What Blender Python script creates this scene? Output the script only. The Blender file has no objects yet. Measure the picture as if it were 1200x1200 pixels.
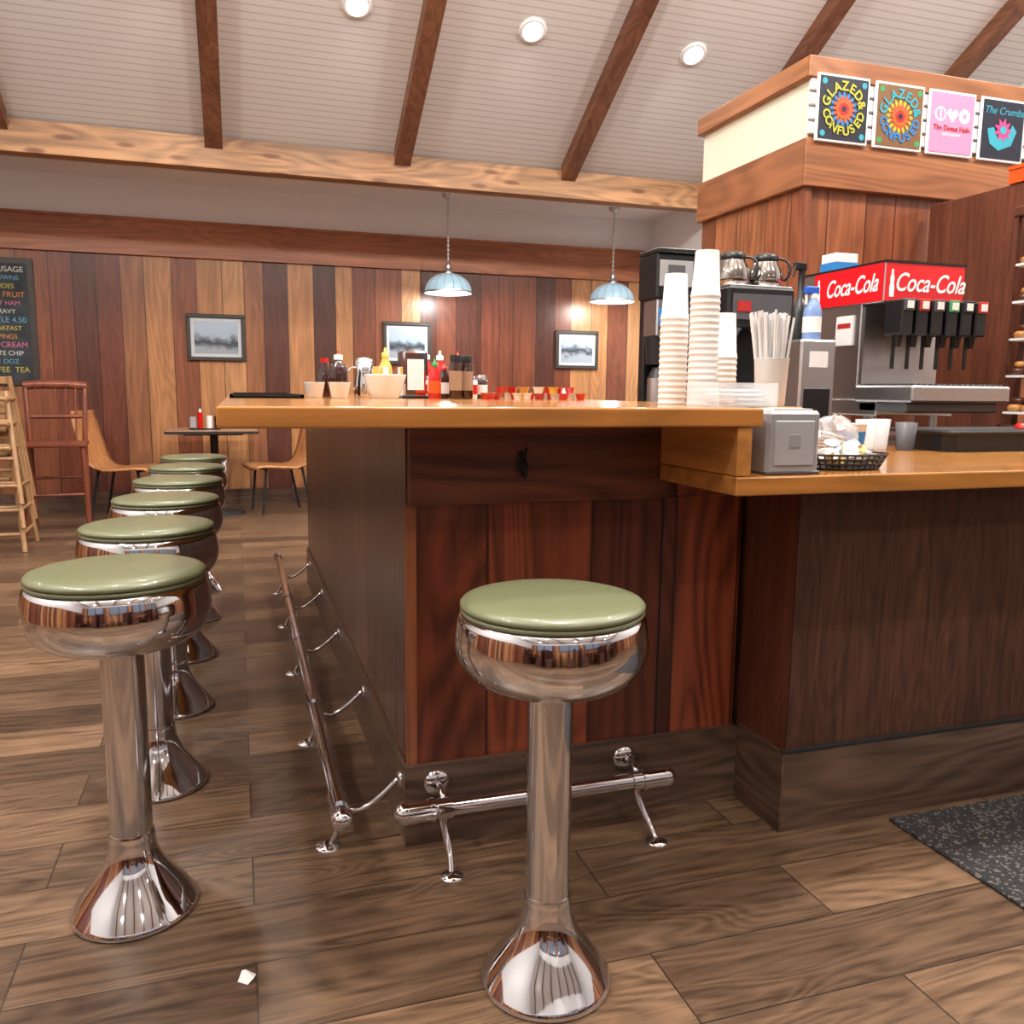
import bpy, math, random
from mathutils import Vector, Matrix
random.seed(7)
D=bpy.data; COL=bpy.context.collection
def lin(c):
    return tuple(((v/255)/12.92 if v/255<=.04045 else ((v/255+.055)/1.055)**2.4) for v in c[:3])+(1,)
# ---------------- materials ----------------
def newmat(name):
    m=D.materials.new(name);m.use_nodes=True;nt=m.node_tree;b=nt.nodes['Principled BSDF'];return m,nt,b
def mat(name,c,rough=.5,metal=0,coat=0,emit=0,trans=0,bump=0,bscale=40,var=0,alpha=1,ior=None):
    m,nt,b=newmat(name)
    b.inputs['Base Color'].default_value=lin(c);b.inputs['Roughness'].default_value=rough;b.inputs['Metallic'].default_value=metal
    b.inputs['Coat Weight'].default_value=coat
    if emit: b.inputs['Emission Color'].default_value=lin(c);b.inputs['Emission Strength'].default_value=emit
    if trans: b.inputs['Transmission Weight'].default_value=trans
    if alpha<1: b.inputs['Alpha'].default_value=alpha
    if ior: b.inputs['IOR'].default_value=ior
    if bump or var:
        g=nt.nodes.new('ShaderNodeNewGeometry');n=nt.nodes.new('ShaderNodeTexNoise');n.inputs['Scale'].default_value=bscale;n.inputs['Detail'].default_value=4
        nt.links.new(g.outputs['Position'],n.inputs['Vector'])
        if bump:
            bp=nt.nodes.new('ShaderNodeBump');bp.inputs['Strength'].default_value=bump;bp.inputs['Distance'].default_value=.01
            nt.links.new(n.outputs['Fac'],bp.inputs['Height']);nt.links.new(bp.outputs['Normal'],b.inputs['Normal'])
        if var:
            r=nt.nodes.new('ShaderNodeValToRGB');r.color_ramp.elements[0].position=.3;r.color_ramp.elements[1].position=.7
            r.color_ramp.elements[0].color=lin([v*(1-var) for v in c]);r.color_ramp.elements[1].color=lin([min(255,v*(1+var)) for v in c])
            nt.links.new(n.outputs['Fac'],r.inputs['Fac']);nt.links.new(r.outputs['Color'],b.inputs['Base Color'])
    return m
def math_n(nt,op,a,b=None,c=None):
    n=nt.nodes.new('ShaderNodeMath');n.operation=op
    for i,v in enumerate((a,b,c)):
        if v is None: continue
        if isinstance(v,(int,float)): n.inputs[i].default_value=v
        else: nt.links.new(v,n.inputs[i])
    return n.outputs[0]
def mixc(nt,fac,a,b,bt='MIX'):
    n=nt.nodes.new('ShaderNodeMix');n.data_type='RGBA';n.blend_type=bt
    for sock,v in ((n.inputs[0],fac),(n.inputs[6],a),(n.inputs[7],b)):
        if isinstance(v,(int,float,tuple)): sock.default_value=v
        else: nt.links.new(v,sock)
    return n.outputs[2]
def ramp(nt,fac,stops,interp='LINEAR'):
    r=nt.nodes.new('ShaderNodeValToRGB');cr=r.color_ramp;cr.interpolation=interp
    while len(cr.elements)<len(stops): cr.elements.new(.5)
    for e,(p,c) in zip(cr.elements,stops): e.position=p;e.color=lin(c) if max(c)>2.5 else tuple(c)+(1,)
    nt.links.new(fac,r.inputs['Fac']);return r.outputs['Color']
def wood(name,cols,board=None,width=.14,grain='Z',rough=.35,gs=1.0,contrast=.35,groove=.004,coat=0,knots=False,rand=.6,spec=.5,ring=.5):
    """cols: list of board colours. board: axis across boards (X/Y/Z) or None. grain axis = long direction"""
    m,nt,b=newmat(name)
    geo=nt.nodes.new('ShaderNodeNewGeometry');sep=nt.nodes.new('ShaderNodeSeparateXYZ');nt.links.new(geo.outputs['Position'],sep.inputs[0])
    if board:
        w=math_n(nt,'MULTIPLY',sep.outputs[board],1/width)
        w=math_n(nt,'ADD',w,50.31)
        v=nt.nodes.new('ShaderNodeTexVoronoi');v.voronoi_dimensions='1D';v.inputs['Scale'].default_value=1;v.inputs['Randomness'].default_value=rand
        nt.links.new(w,v.inputs['W'])
        sc=nt.nodes.new('ShaderNodeSeparateColor');nt.links.new(v.outputs['Color'],sc.inputs[0]);rnd=sc.outputs[0];rnd2=sc.outputs[1]
        ve=nt.nodes.new('ShaderNodeTexVoronoi');ve.voronoi_dimensions='1D';ve.feature='DISTANCE_TO_EDGE';ve.inputs['Scale'].default_value=1;ve.inputs['Randomness'].default_value=rand
        nt.links.new(w,ve.inputs['W']);edge=ve.outputs['Distance']
        n=len(cols);base=ramp(nt,rnd,[(i/n,c) for i,c in enumerate(cols)],'CONSTANT')
    else:
        base=None
    mp=nt.nodes.new('ShaderNodeMapping');s={'X':(1.6,26,26),'Y':(26,1.6,26),'Z':(26,26,1.6)}[grain];mp.inputs['Scale'].default_value=[k*gs for k in s]
    nt.links.new(geo.outputs['Position'],mp.inputs['Vector'])
    if board:
        cx=nt.nodes.new('ShaderNodeCombineXYZ')
        for i in range(3): nt.links.new(math_n(nt,'MULTIPLY',rnd2,37.0),cx.inputs[i])
        nt.links.new(cx.outputs[0],mp.inputs['Location'])
    n1=nt.nodes.new('ShaderNodeTexNoise');n1.inputs['Scale'].default_value=1;n1.inputs['Detail'].default_value=3.5;n1.inputs['Distortion'].default_value=.6;nt.links.new(mp.outputs[0],n1.inputs['Vector'])
    s2={'X':(.55,3.6,3.6),'Y':(3.6,.55,3.6),'Z':(3.6,3.6,.55)}[grain]
    mp2=nt.nodes.new('ShaderNodeMapping');mp2.inputs['Scale'].default_value=[k*gs for k in s2];nt.links.new(geo.outputs['Position'],mp2.inputs['Vector'])
    if board: nt.links.new(cx.outputs[0],mp2.inputs['Location'])
    n2=nt.nodes.new('ShaderNodeTexNoise');n2.inputs['Scale'].default_value=1;n2.inputs['Detail'].default_value=1;n2.inputs['Distortion'].default_value=.4;nt.links.new(mp2.outputs[0],n2.inputs['Vector'])
    rings=math_n(nt,'FRACT',math_n(nt,'MULTIPLY',n2.outputs['Fac'],15.0))
    rings=math_n(nt,'ABSOLUTE',math_n(nt,'SUBTRACT',rings,.5))
    g=math_n(nt,'ADD',math_n(nt,'MULTIPLY',n1.outputs['Fac'],.75),math_n(nt,'MULTIPLY',rings,ring))
    gcol=ramp(nt,g,[(.32,(1-contrast,)*3),(.66,(1+contrast*.35,)*3)])
    if base is None:
        c2=cols[1] if len(cols)>1 else cols[0]
        base=ramp(nt,n2.outputs['Fac'],[(.35,cols[0]),(.65,c2)])
    out=mixc(nt,1.0,base,gcol,'MULTIPLY')
    if knots:
        mk=nt.nodes.new('ShaderNodeMapping');mk.inputs['Scale'].default_value=(1.2,4.5,4.5);nt.links.new(geo.outputs['Position'],mk.inputs['Vector'])
        vk=nt.nodes.new('ShaderNodeTexVoronoi');vk.inputs['Scale'].default_value=2.2;nt.links.new(mk.outputs[0],vk.inputs['Vector'])
        kf=ramp(nt,vk.outputs['Distance'],[(.0,(1,1,1)),(.14,(.8,.8,.8)),(.24,(0,0,0))])
        out=mixc(nt,kf,out,lin((104,58,30)))
    if board and groove:
        gm=math_n(nt,'LESS_THAN',edge,groove/width)
        out=mixc(nt,math_n(nt,'MULTIPLY',gm,.75),out,lin((25,12,8)))
    nt.links.new(out,b.inputs['Base Color']);b.inputs['Roughness'].default_value=rough;b.inputs['Coat Weight'].default_value=coat;b.inputs['Coat Roughness'].default_value=.12
    b.inputs['Specular IOR Level'].default_value=spec
    return m
def floor_mat(name,w,h,c1,c2,mort,rough=.3):
    m,nt,b=newmat(name)
    geo=nt.nodes.new('ShaderNodeNewGeometry');vec=geo.outputs['Position']
    sep=nt.nodes.new('ShaderNodeSeparateXYZ');nt.links.new(vec,sep.inputs[0])
    cb=nt.nodes.new('ShaderNodeCombineXYZ')
    nt.links.new(sep.outputs[0],cb.inputs[0]);nt.links.new(sep.outputs[1],cb.inputs[1])
    br=nt.nodes.new('ShaderNodeTexBrick');br.inputs['Scale'].default_value=1;br.inputs['Brick Width'].default_value=w;br.inputs['Row Height'].default_value=h
    br.inputs['Mortar Size'].default_value=.0022;br.inputs['Mortar Smooth'].default_value=.1;br.offset=.37;br.offset_frequency=2;br.squash=1
    nt.links.new(cb.outputs[0],br.inputs['Vector'])
    br.inputs['Color1'].default_value=(0,0,0,1);br.inputs['Color2'].default_value=(1,1,1,1);br.inputs['Mortar'].default_value=(.5,.5,.5,1)
    sc=nt.nodes.new('ShaderNodeSeparateColor');nt.links.new(br.outputs['Color'],sc.inputs[0]);rnd=sc.outputs[0]
    base=ramp(nt,rnd,[(0,c1),(1,c2)])
    mp=nt.nodes.new('ShaderNodeMapping');mp.inputs['Scale'].default_value=(3.0,42,1);nt.links.new(cb.outputs[0],mp.inputs['Vector'])
    cx=nt.nodes.new('ShaderNodeCombineXYZ');nt.links.new(math_n(nt,'MULTIPLY',rnd,91.0),cx.inputs[0]);nt.links.new(math_n(nt,'MULTIPLY',rnd,53.0),cx.inputs[1]);nt.links.new(cx.outputs[0],mp.inputs['Location'])
    n1=nt.nodes.new('ShaderNodeTexNoise');n1.inputs['Scale'].default_value=1;n1.inputs['Detail'].default_value=6;n1.inputs['Roughness'].default_value=.65;n1.inputs['Distortion'].default_value=.8;nt.links.new(mp.outputs[0],n1.inputs['Vector'])
    mp2=nt.nodes.new('ShaderNodeMapping');mp2.inputs['Scale'].default_value=(1.0,6,1);nt.links.new(cb.outputs[0],mp2.inputs['Vector']);nt.links.new(cx.outputs[0],mp2.inputs['Location'])
    n2=nt.nodes.new('ShaderNodeTexNoise');n2.inputs['Scale'].default_value=1;n2.inputs['Detail'].default_value=1.5;n2.inputs['Distortion'].default_value=.8;nt.links.new(mp2.outputs[0],n2.inputs['Vector'])
    rings=math_n(nt,'ABSOLUTE',math_n(nt,'SUBTRACT',math_n(nt,'FRACT',math_n(nt,'MULTIPLY',n2.outputs['Fac'],16.0)),.5))
    g=math_n(nt,'ADD',math_n(nt,'MULTIPLY',n1.outputs['Fac'],.8),math_n(nt,'MULTIPLY',rings,.36))
    gc=ramp(nt,g,[(.32,(.44,.41,.39)),(.48,(.84,.83,.82)),(.64,(1.22,1.2,1.16))])
    out=mixc(nt,1.0,base,gc,'MULTIPLY')
    out=mixc(nt,math_n(nt,'MULTIPLY',br.outputs['Fac'],.8),out,lin(mort))
    nt.links.new(out,b.inputs['Base Color'])
    rr=math_n(nt,'ADD',math_n(nt,'MULTIPLY',n1.outputs['Fac'],.3),rough-.1);nt.links.new(rr,b.inputs['Roughness'])
    bp=nt.nodes.new('ShaderNodeBump');bp.inputs['Strength'].default_value=.35;bp.inputs['Distance'].default_value=.002;bp.invert=True;nt.links.new(br.outputs['Fac'],bp.inputs['Height']);nt.links.new(bp.outputs[0],b.inputs['Normal'])
    return m
def bead_mat(name,c,axis,pitch,slopefac=1):
    m,nt,b=newmat(name)
    geo=nt.nodes.new('ShaderNodeNewGeometry');sep=nt.nodes.new('ShaderNodeSeparateXYZ');nt.links.new(geo.outputs['Position'],sep.inputs[0])
    f=math_n(nt,'FRACT',math_n(nt,'MULTIPLY',sep.outputs[axis],slopefac/pitch))
    d=math_n(nt,'ABSOLUTE',math_n(nt,'SUBTRACT',f,.5))
    col=ramp(nt,d,[(.36,c),(.46,[v*.88 for v in c])])
    nt.links.new(col,b.inputs['Base Color']);b.inputs['Roughness'].default_value=.5
    return m
CHERRY=[(122,68,46),(150,98,66),(94,52,40),(180,126,82),(112,60,44),(138,80,54),(82,46,36),(190,138,92),(126,68,48)]
M_wall=wood('wall_planks',CHERRY,'X',.21,'Z',rough=.36,contrast=.32,ring=.35)
M_wallY=wood('wall_planks_side',CHERRY,'Y',.21,'Z',rough=.38,contrast=.28)
M_trim=wood('cherry_trim',[(156,94,62),(176,112,74)],grain='X',rough=.4,contrast=.3)
M_trimlt=wood('light_cherry_trim',[(150,94,58),(170,112,70)],grain='X',rough=.4,contrast=.35)
M_trimltY=wood('light_cherry_trim_side',[(146,92,58),(166,110,70)],grain='Y',rough=.4,contrast=.35)
M_colX=wood('column_planks',[(132,74,48),(146,86,54),(122,68,44),(152,90,58)],'X',.24,'Z',rough=.35,contrast=.4)
M_colY=wood('column_planks_side',[(144,86,56),(156,98,64),(136,78,52)],'Y',.24,'Z',rough=.35,contrast=.4)
M_island=wood('island_front_planks',[(116,56,36),(134,66,42),(92,44,32),(122,58,38)],'X',.24,'Z',rough=.3,contrast=.55,ring=.6)
M_islandY=wood('island_side_planks',[(96,68,58),(108,78,66),(80,56,48),(98,70,58)],'Y',.16,'Z',rough=.3,contrast=.35,groove=.008)
M_apron=wood('apron_cherry',[(106,58,40),(122,68,46)],grain='X',rough=.33,contrast=.5,ring=.6)
M_dark=wood('walnut_laminate',[(84,54,42),(98,64,48)],grain='Z',rough=.36,contrast=.5,gs=2.4,ring=.3)
M_part=wood('partition_mahogany',[(98,54,38),(110,62,44)],grain='Z',rough=.4,contrast=.35,gs=2.2,ring=.25)
M_bar=wood('honey_maple',[(184,122,60),(198,138,72)],grain='X',rough=.18,contrast=.25,coat=.5)
M_barY=wood('honey_maple_side',[(180,116,58),(192,130,68)],grain='Y',rough=.25,contrast=.25,coat=.3)
M_beam=wood('knotty_pine',[(152,108,70),(174,128,86)],grain='X',rough=.5,contrast=.45,knots=True)
M_raft=wood('stained_rafter',[(114,72,50),(134,88,62)],grain='Y',rough=.5,contrast=.35)
M_floor=floor_mat('wood_look_tile',1.2,.2,(82,63,49),(132,104,80),(36,29,25),rough=.3)
M_base=wood('tile_baseboard',[(84,64,53),(104,82,68)],grain='X',rough=.3,contrast=.5,gs=1.6)
M_baseY=wood('tile_baseboard_side',[(82,62,52),(100,80,66)],grain='Y',rough=.3,contrast=.5,gs=1.6)
M_ceil=bead_mat('beadboard_white',(224,221,219),1,.05)
M_white=mat('painted_drywall',(214,213,214),.7)
M_white_lit=mat('drywall_back_brightened',(238,238,240),.7)  # paler than the same drywall elsewhere; missing light put into the colour
M_soffit=mat('soffit_white',(240,240,242),.7)
M_cream=mat('cream_paint',(226,219,198),.6)
M_chrome=mat('chrome',(216,216,219),.055,1)
M_chrome2=mat('brushed_steel_pole',(210,210,213),.1,1)
M_steel=mat('stainless',(204,205,207),.32,1)
M_vinyl=mat('olive_vinyl',(110,114,84),.32,coat=.35,bump=.06,bscale=260)
M_black=mat('black_plastic',(22,22,24),.35)
M_blackm=mat('black_matte',(28,27,27),.7)
M_grey=mat('grey_plastic',(150,150,152),.4)
M_greyd=mat('dark_grey_plastic',(80,80,84),.4)
M_pap=mat('white_paper',(226,225,223),.6)
M_cup=mat('foam_cup_white',(226,225,222),.5)
M_ceramic=mat('white_ceramic',(226,224,218),.15,coat=.4)
M_red=mat('sauce_red',(190,22,16),.25,coat=.4)
M_yel=mat('creamer_yellow',(222,182,80),.4)
M_brown=mat('syrup_brown',(48,20,10),.12,coat=.6)
M_green=mat('bottle_green',(40,130,60),.3)
M_blue=mat('spray_blue',(40,90,190),.25)
M_org=mat('orange_plastic',(216,82,20),.4)
M_clear=mat('clear_plastic',(235,238,240),.12,alpha=.35,coat=.4)
M_pane2=mat('display_glass',(225,235,235),.03,alpha=.12,coat=.6)
M_coffee=mat('carafe_steel',(160,154,148),.12,1)
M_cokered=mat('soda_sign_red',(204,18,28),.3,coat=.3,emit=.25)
M_wht=mat('print_white',(240,240,240),.5,emit=.05)
M_board=mat('chalkboard',(50,55,60),.75,var=.25,bscale=6)
M_frame=mat('frame_dark',(58,52,46),.4)
M_chairdk=wood('chair_cherry',[(116,60,42),(138,76,54)],grain='Z',rough=.3,contrast=.25)
M_chairlt=wood('highchair_birch',[(162,124,86),(180,140,100)],grain='Z',rough=.4,contrast=.2)
M_ply=wood('bent_plywood',[(184,124,76),(200,142,90)],grain='Z',rough=.3,contrast=.2)
M_table=wood('table_laminate',[(150,116,90),(170,134,106)],grain='X',rough=.3,contrast=.15)
M_bulb=mat('lamp_lens',(255,248,236),.4,emit=14)
M_shade=mat('pendant_glass_blue',(146,176,192),.25,emit=.42)
M_shade_in=mat('pendant_glow',(235,245,250),.4,emit=2.2)
M_donut=mat('donut_glaze',(186,130,74),.35,var=.2,bscale=20)
M_donut2=mat('donut_choc',(80,42,26),.3)
M_pink=mat('sign_pink',(214,140,178),.5)
m,nt,b=newmat('speckled_rubber');geo=nt.nodes.new('ShaderNodeNewGeometry');n=nt.nodes.new('ShaderNodeTexVoronoi');n.inputs['Scale'].default_value=170;nt.links.new(geo.outputs['Position'],n.inputs['Vector'])
sc=nt.nodes.new('ShaderNodeSeparateColor');nt.links.new(n.outputs['Color'],sc.inputs[0]);nt.links.new(ramp(nt,sc.outputs[0],[(0,(34,33,35)),(.66,(50,48,49)),(.84,(104,98,94))],'CONSTANT'),b.inputs['Base Color']);b.inputs['Roughness'].default_value=.85
M_mat=m
# ---------------- mesh builder ----------------
class B:
    def __init__(s,name): s.n=name;s.v=[];s.f=[];s.m=[];s.sm=[];s.mats=[]
    def mi(s,m):
        if m not in s.mats: s.mats.append(m)
        return s.mats.index(m)
    def add(s,vs,fs,m,smooth=False,mtx=None):
        o=len(s.v);i=s.mi(m)
        for p in vs: s.v.append(tuple(mtx@Vector(p)) if mtx else tuple(p))
        for f in fs: s.f.append([o+k for k in f]);s.m.append(i);s.sm.append(smooth)
        return s
    def box(s,x0,x1,y0,y1,z0,z1,m,mtx=None,c=0):
        if c:
            vs=[];X=(x0,x1);Y=(y0,y1);Z=(z0,z1);idx={}
            for i in (0,1):
                for j in (0,1):
                    for k in (0,1):
                        sx,sy,sz=(1-2*i),(1-2*j),(1-2*k)
                        for a in range(3):
                            p=[X[i]+sx*c,Y[j]+sy*c,Z[k]+sz*c];p[a]=(X[i],Y[j],Z[k])[a];idx[(i,j,k,a)]=len(vs);vs.append(p)
            F=[]
            for a in range(3):
                for side in (0,1):
                    q=[]
                    for (u,w) in ((0,0),(1,0),(1,1),(0,1)):
                        t=[0,0,0];t[a]=side;o=[t2 for t2 in range(3) if t2!=a];t[o[0]]=u;t[o[1]]=w;q.append(idx[(t[0],t[1],t[2],a)])
                    F.append(q)
            for a in range(3):
                o=[t2 for t2 in range(3) if t2!=a]
                for u in (0,1):
                    for w in (0,1):
                        t=[0,0,0];t[o[0]]=u;t[o[1]]=w
                        t0=list(t);t1=list(t);t0[a]=0;t1[a]=1
                        F.append([idx[tuple(t0)+(o[0],)],idx[tuple(t1)+(o[0],)],idx[tuple(t1)+(o[1],)],idx[tuple(t0)+(o[1],)]])
            for i in (0,1):
                for j in (0,1):
                    for k in (0,1): F.append([idx[(i,j,k,0)],idx[(i,j,k,1)],idx[(i,j,k,2)]])
            return s.add(vs,F,m,False,mtx)
        vs=[(x,y,z) for x in (x0,x1) for y in (y0,y1) for z in (z0,z1)]
        return s.add(vs,[(0,1,3,2),(4,6,7,5),(0,4,5,1),(2,3,7,6),(0,2,6,4),(1,5,7,3)],m,False,mtx)
    def prism(s,poly,z0,z1,m,mtx=None):
        n=len(poly);vs=[(x,y,z0) for x,y in poly]+[(x,y,z1) for x,y in poly]
        return s.add(vs,[list(range(n))[::-1],list(range(n,2*n))]+[(i,(i+1)%n,n+(i+1)%n,n+i) for i in range(n)],m,False,mtx)
    def lathe(s,prof,m,c=(0,0,0),seg=40,mtx=None,smooth=True,capb=True,capt=True):
        vs=[];fs=[];k=len(prof)
        for r,z in prof:
            for i in range(seg):
                a=2*math.pi*i/seg;vs.append((c[0]+r*math.cos(a),c[1]+r*math.sin(a),c[2]+z))
        for j in range(k-1):
            for i in range(seg):
                i2=(i+1)%seg;fs.append((j*seg+i,j*seg+i2,(j+1)*seg+i2,(j+1)*seg+i))
        s.add(vs,fs,m,smooth,mtx)
        if capb and prof[0][0]>1e-4: s.add([vs[i] for i in range(seg)],[list(range(seg))[::-1]],m,False,mtx)
        if capt and prof[-1][0]>1e-4: s.add([vs[(k-1)*seg+i] for i in range(seg)],[list(range(seg))],m,False,mtx)
        return s
    def cyl(s,x,y,z0,z1,r,m,r2=None,seg=24,mtx=None): return s.lathe([(r,z0),(r if r2 is None else r2,z1)],m,(x,y,0),seg,mtx)
    def ball(s,c,r,m,seg=20,sz=1):
        return s.lathe([(r*math.sin(math.pi*i/12),-sz*r*math.cos(math.pi*i/12)) for i in range(13)],m,c,seg)
    def tube(s,pts,r,m,seg=14,cap=True,flat=None):
        P=[Vector(p) for p in pts];n=len(P);T=[]
        for i in range(n):
            a=P[max(i-1,0)];b_=P[min(i+1,n-1)];T.append((b_-a).normalized())
        up=Vector((0,0,1)) if abs(T[0].z)<.9 else Vector((1,0,0))
        N=(up-T[0]*up.dot(T[0])).normalized();vs=[];rr=r if isinstance(r,(list,tuple)) else [r]*n
        for i in range(n):
            N=(N-T[i]*N.dot(T[i])).normalized();Bn=T[i].cross(N)
            for k in range(seg):
                a=2*math.pi*k/seg;vs.append(P[i]+(N*math.cos(a)*(flat or 1)+Bn*math.sin(a))*rr[i])
        fs=[(i*seg+k,i*seg+(k+1)%seg,(i+1)*seg+(k+1)%seg,(i+1)*seg+k) for i in range(n-1) for k in range(seg)]
        s.add(vs,fs,m,True)
        if cap: s.add([vs[k] for k in range(seg)],[list(range(seg))[::-1]],m);s.add([vs[(n-1)*seg+k] for k in range(seg)],[list(range(seg))],m)
        return s
    def done(s,loc=(0,0,0),rotz=0,parent=None,rot=None):
        me=D.meshes.new(s.n);me.from_pydata(s.v,[],s.f)
        for m in s.mats: me.materials.append(m)
        for p,i,sm in zip(me.polygons,s.m,s.sm): p.material_index=i;p.use_smooth=sm
        import bmesh
        bm=bmesh.new();bm.from_mesh(me);bmesh.ops.recalc_face_normals(bm,faces=bm.faces);bm.to_mesh(me);bm.free()
        o=D.objects.new(s.n,me);COL.objects.link(o);o.location=loc;o.rotation_euler=rot or (0,0,rotz)
        if parent: o.parent=parent
        return o
def inst(o,loc,rotz=0,name=None):
    q=D.objects.new(name or o.name.split('.')[0],o.data);COL.objects.link(q);q.location=loc;q.rotation_euler=(0,0,rotz);return q
def bez(p0,p1,p2,p3,n=12):
    out=[]
    for i in range(n+1):
        t=i/n;out.append(tuple((1-t)**3*a+3*(1-t)**2*t*b_+3*(1-t)*t*t*c+t**3*d for a,b_,c,d in zip(p0,p1,p2,p3)))
    return out
def text(body,size,loc,m,parent,rotz=0,shear=0,sx=1,off=0,name='lettering',rot=None,ax='CENTER'):
    t=D.curves.new(name,'FONT');t.body=body;t.size=size;t.align_x=ax;t.align_y='CENTER';t.shear=shear;t.extrude=.0006;t.offset=off;t.materials.append(m)
    o=D.objects.new(name,t);COL.objects.link(o);o.location=loc;o.rotation_euler=rot or (math.pi/2,0,rotz);o.scale=(sx,1,1)
    if parent: o.parent=parent
    return o
# ---------------- room ----------------
XL,XR,YB,YF=-4.0,6.5,8.6,-3.5
YE,ZE=7.27,3.03;SL=.58;YRG=1.885;ZRG=ZE+SL*(YE-YRG)
B('floor').box(XL,XR,YF,YB,-.05,0,M_floor).done()
B('wall_back').box(XL,4.35,YB,YB+.1,0,2.32,M_wall).box(XL,4.35,YB,YB+.1,2.32,2.95,M_white_lit).done()
B('trim_back').box(XL,4.35,YB-.035,YB-.001,2.30,2.60,M_trim).box(XL,4.35,YB-.05,YB-.001,2.60,2.625,M_trim).done()
B('baseboard_back').box(XL,4.35,YB-.02,YB-.001,.0,.15,M_base).done()
b=B('wall_alcove').box(4.35,4.45,YE+.2,YB+.1,0,2.95,M_white_lit).box(4.35,XR,YE+.1,YE+.2,0,3.03,M_white);b.done()
def gable(name,x0,x1,mt):
    poly=[(YF,0),(YE,0),(YE,ZE),(YRG,ZRG),(YF,ZE)]
    vs=[(x,y,z) for x in (x0,x1) for y,z in poly];n=5
    return B(name).add(vs,[list(range(n)),list(range(n,2*n))[::-1]]+[(i,(i+1)%n,n+(i+1)%n,n+i) for i in range(n)],mt)
g=gable('wall_left',XL-.1,XL,M_white);g.box(XL-.1,XL,YE,YB+.1,0,3.03,M_white).box(XL,XL+.02,YF,YB,0,1.4,M_wallY);g.done()
g=gable('wall_right',XR,XR+.1,M_white);g.box(XR-.02,XR,YF,YE,0,1.4,M_wallY);g.done()
b=B('wall_front');b.box(XL,XR,YF-.1,YF,0,1.0,M_wall).box(XL,XR,YF-.1,YF,2.35,ZE,M_white)
fill_wins=[(-3.2,-1.2),(-.6,1.4),(2.0,4.0),(4.5,6.1)]
xs=[XL]+[v for w in fill_wins for v in w]+[XR]
for i in range(0,len(xs),2): b.box(xs[i],xs[i+1],YF-.1,YF,1.0,2.35,M_wall)
b.done()
M_fillpane=mat('fill_window_glow',(100,108,122),.05,emit=.6)  # added glowing panes behind the camera, for soft fill and chrome reflections
for k,(a,c) in enumerate(fill_wins):
    b=B('fill_window_%d'%(k+1));b.box(a,c,YF-.06,YF-.05,1.0,2.35,M_fillpane)
    for x in (a,(a+c)/2-.02,c-.05): b.box(x,x+.05,YF-.05,YF+.02,1.0,2.35,M_blackm)
    for z in (1.0,2.30): b.box(a,c,YF-.05,YF+.02,z,z+.05,M_blackm)
    b.done()
def slope_slab(name,y0,z0,y1,z1,th,mt):
    vs=[(x,y,z) for x in (XL-.1,XR+.1) for (y,z) in ((y0,z0),(y1,z1),(y1,z1+th),(y0,z0+th))]
    return B(name).add(vs,[(0,1,2,3),(7,6,5,4),(0,4,5,1),(1,5,6,2),(2,6,7,3),(3,7,4,0)],mt)
slope_slab('ceiling',YE,ZE,YRG,ZRG,.08,M_ceil).done()
slope_slab('ceiling',YRG,ZRG,YF-.1,ZE-.0,.08,M_ceil).done()
B('ceiling').box(XL,4.45,YE+.08,YB+.1,2.95,3.05,M_soffit).done()
B('ceiling_beam').box(XL,XR,YE-.06,YE+.08,2.79,3.02,M_beam,c=.004).done()
B('trim_soffit').box(XL,4.35,YE+.081,YE+.11,2.79,2.95,M_white).done()
def rafter(x,w=.065,d=.13):
    vs=[]
    for xx in (x-w,x+w):
        for (y,z) in ((YE-.06,ZE+SL*.06),(YRG,ZRG)): vs+= [(xx,y,z-.002),(xx,y,z-d)]
    return B('ceiling_rafter').add(vs,[(0,2,3,1),(4,5,7,6),(0,1,5,4),(2,6,7,3),(1,3,7,5),(0,4,6,2)],M_raft)
for i in range(-2,5):
    rafter(-.1+1.46*i).done()
    b=rafter(-.1+1.46*i);b.v=[(x,2*YRG-y,z) for x,y,z in b.v];b.done()
WARM=(1,.94,.87)
def can(x,y,power,far=True,z=None):
    if z is None:
        z=ZE+SL*(YE-y) if far else ZE+SL*(YE-(2*YRG-y))
        n=Vector((0,-SL,-1)).normalized() if far else Vector((0,SL,-1)).normalized()
        ang=math.atan(SL)*(-1 if far else 1)
    else: n=Vector((0,0,-1));ang=0
    b=B('recessed_downlight');R=Matrix.Rotation(ang,4,'X')
    b.lathe([(.10,0),(.10,-.012),(.075,-.016),(.07,-.006)],M_wht,mtx=R,capb=False,capt=False,seg=28).lathe([(0,-.008),(.069,-.008)],M_bulb,mtx=R,seg=28,capb=False,capt=False)
    o=b.done(loc=(x,y,z-.001))
    L=D.lights.new('downlight_bulb','SPOT');L.energy=power;L.color=WARM;L.spot_size=math.radians(150);L.spot_blend=.9;L.shadow_soft_size=.07
    q=D.objects.new('downlight_bulb',L);COL.objects.link(q);q.location=(0,n.y*.05,n.z*.05);q.parent=o
PW=118
for x in (-2.95,-.41,.86,2.11,3.41,4.9): can(x,6.15,PW*.9)
for x in (-2.6,-.6,.9,2.4,3.6,5.2): can(x,3.9,PW)
for x in (-2.6,-.4,1.8,4.2): can(x,-.2,PW*1.25,False)
for x in (-2.0,1.2,4.4): can(x,-2.2,PW*1.2,False)
M_globe=mat('fill_globe_glass',(255,246,232),.3,emit=3)  # unseen globe lamps added below the ridge for more room light
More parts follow.
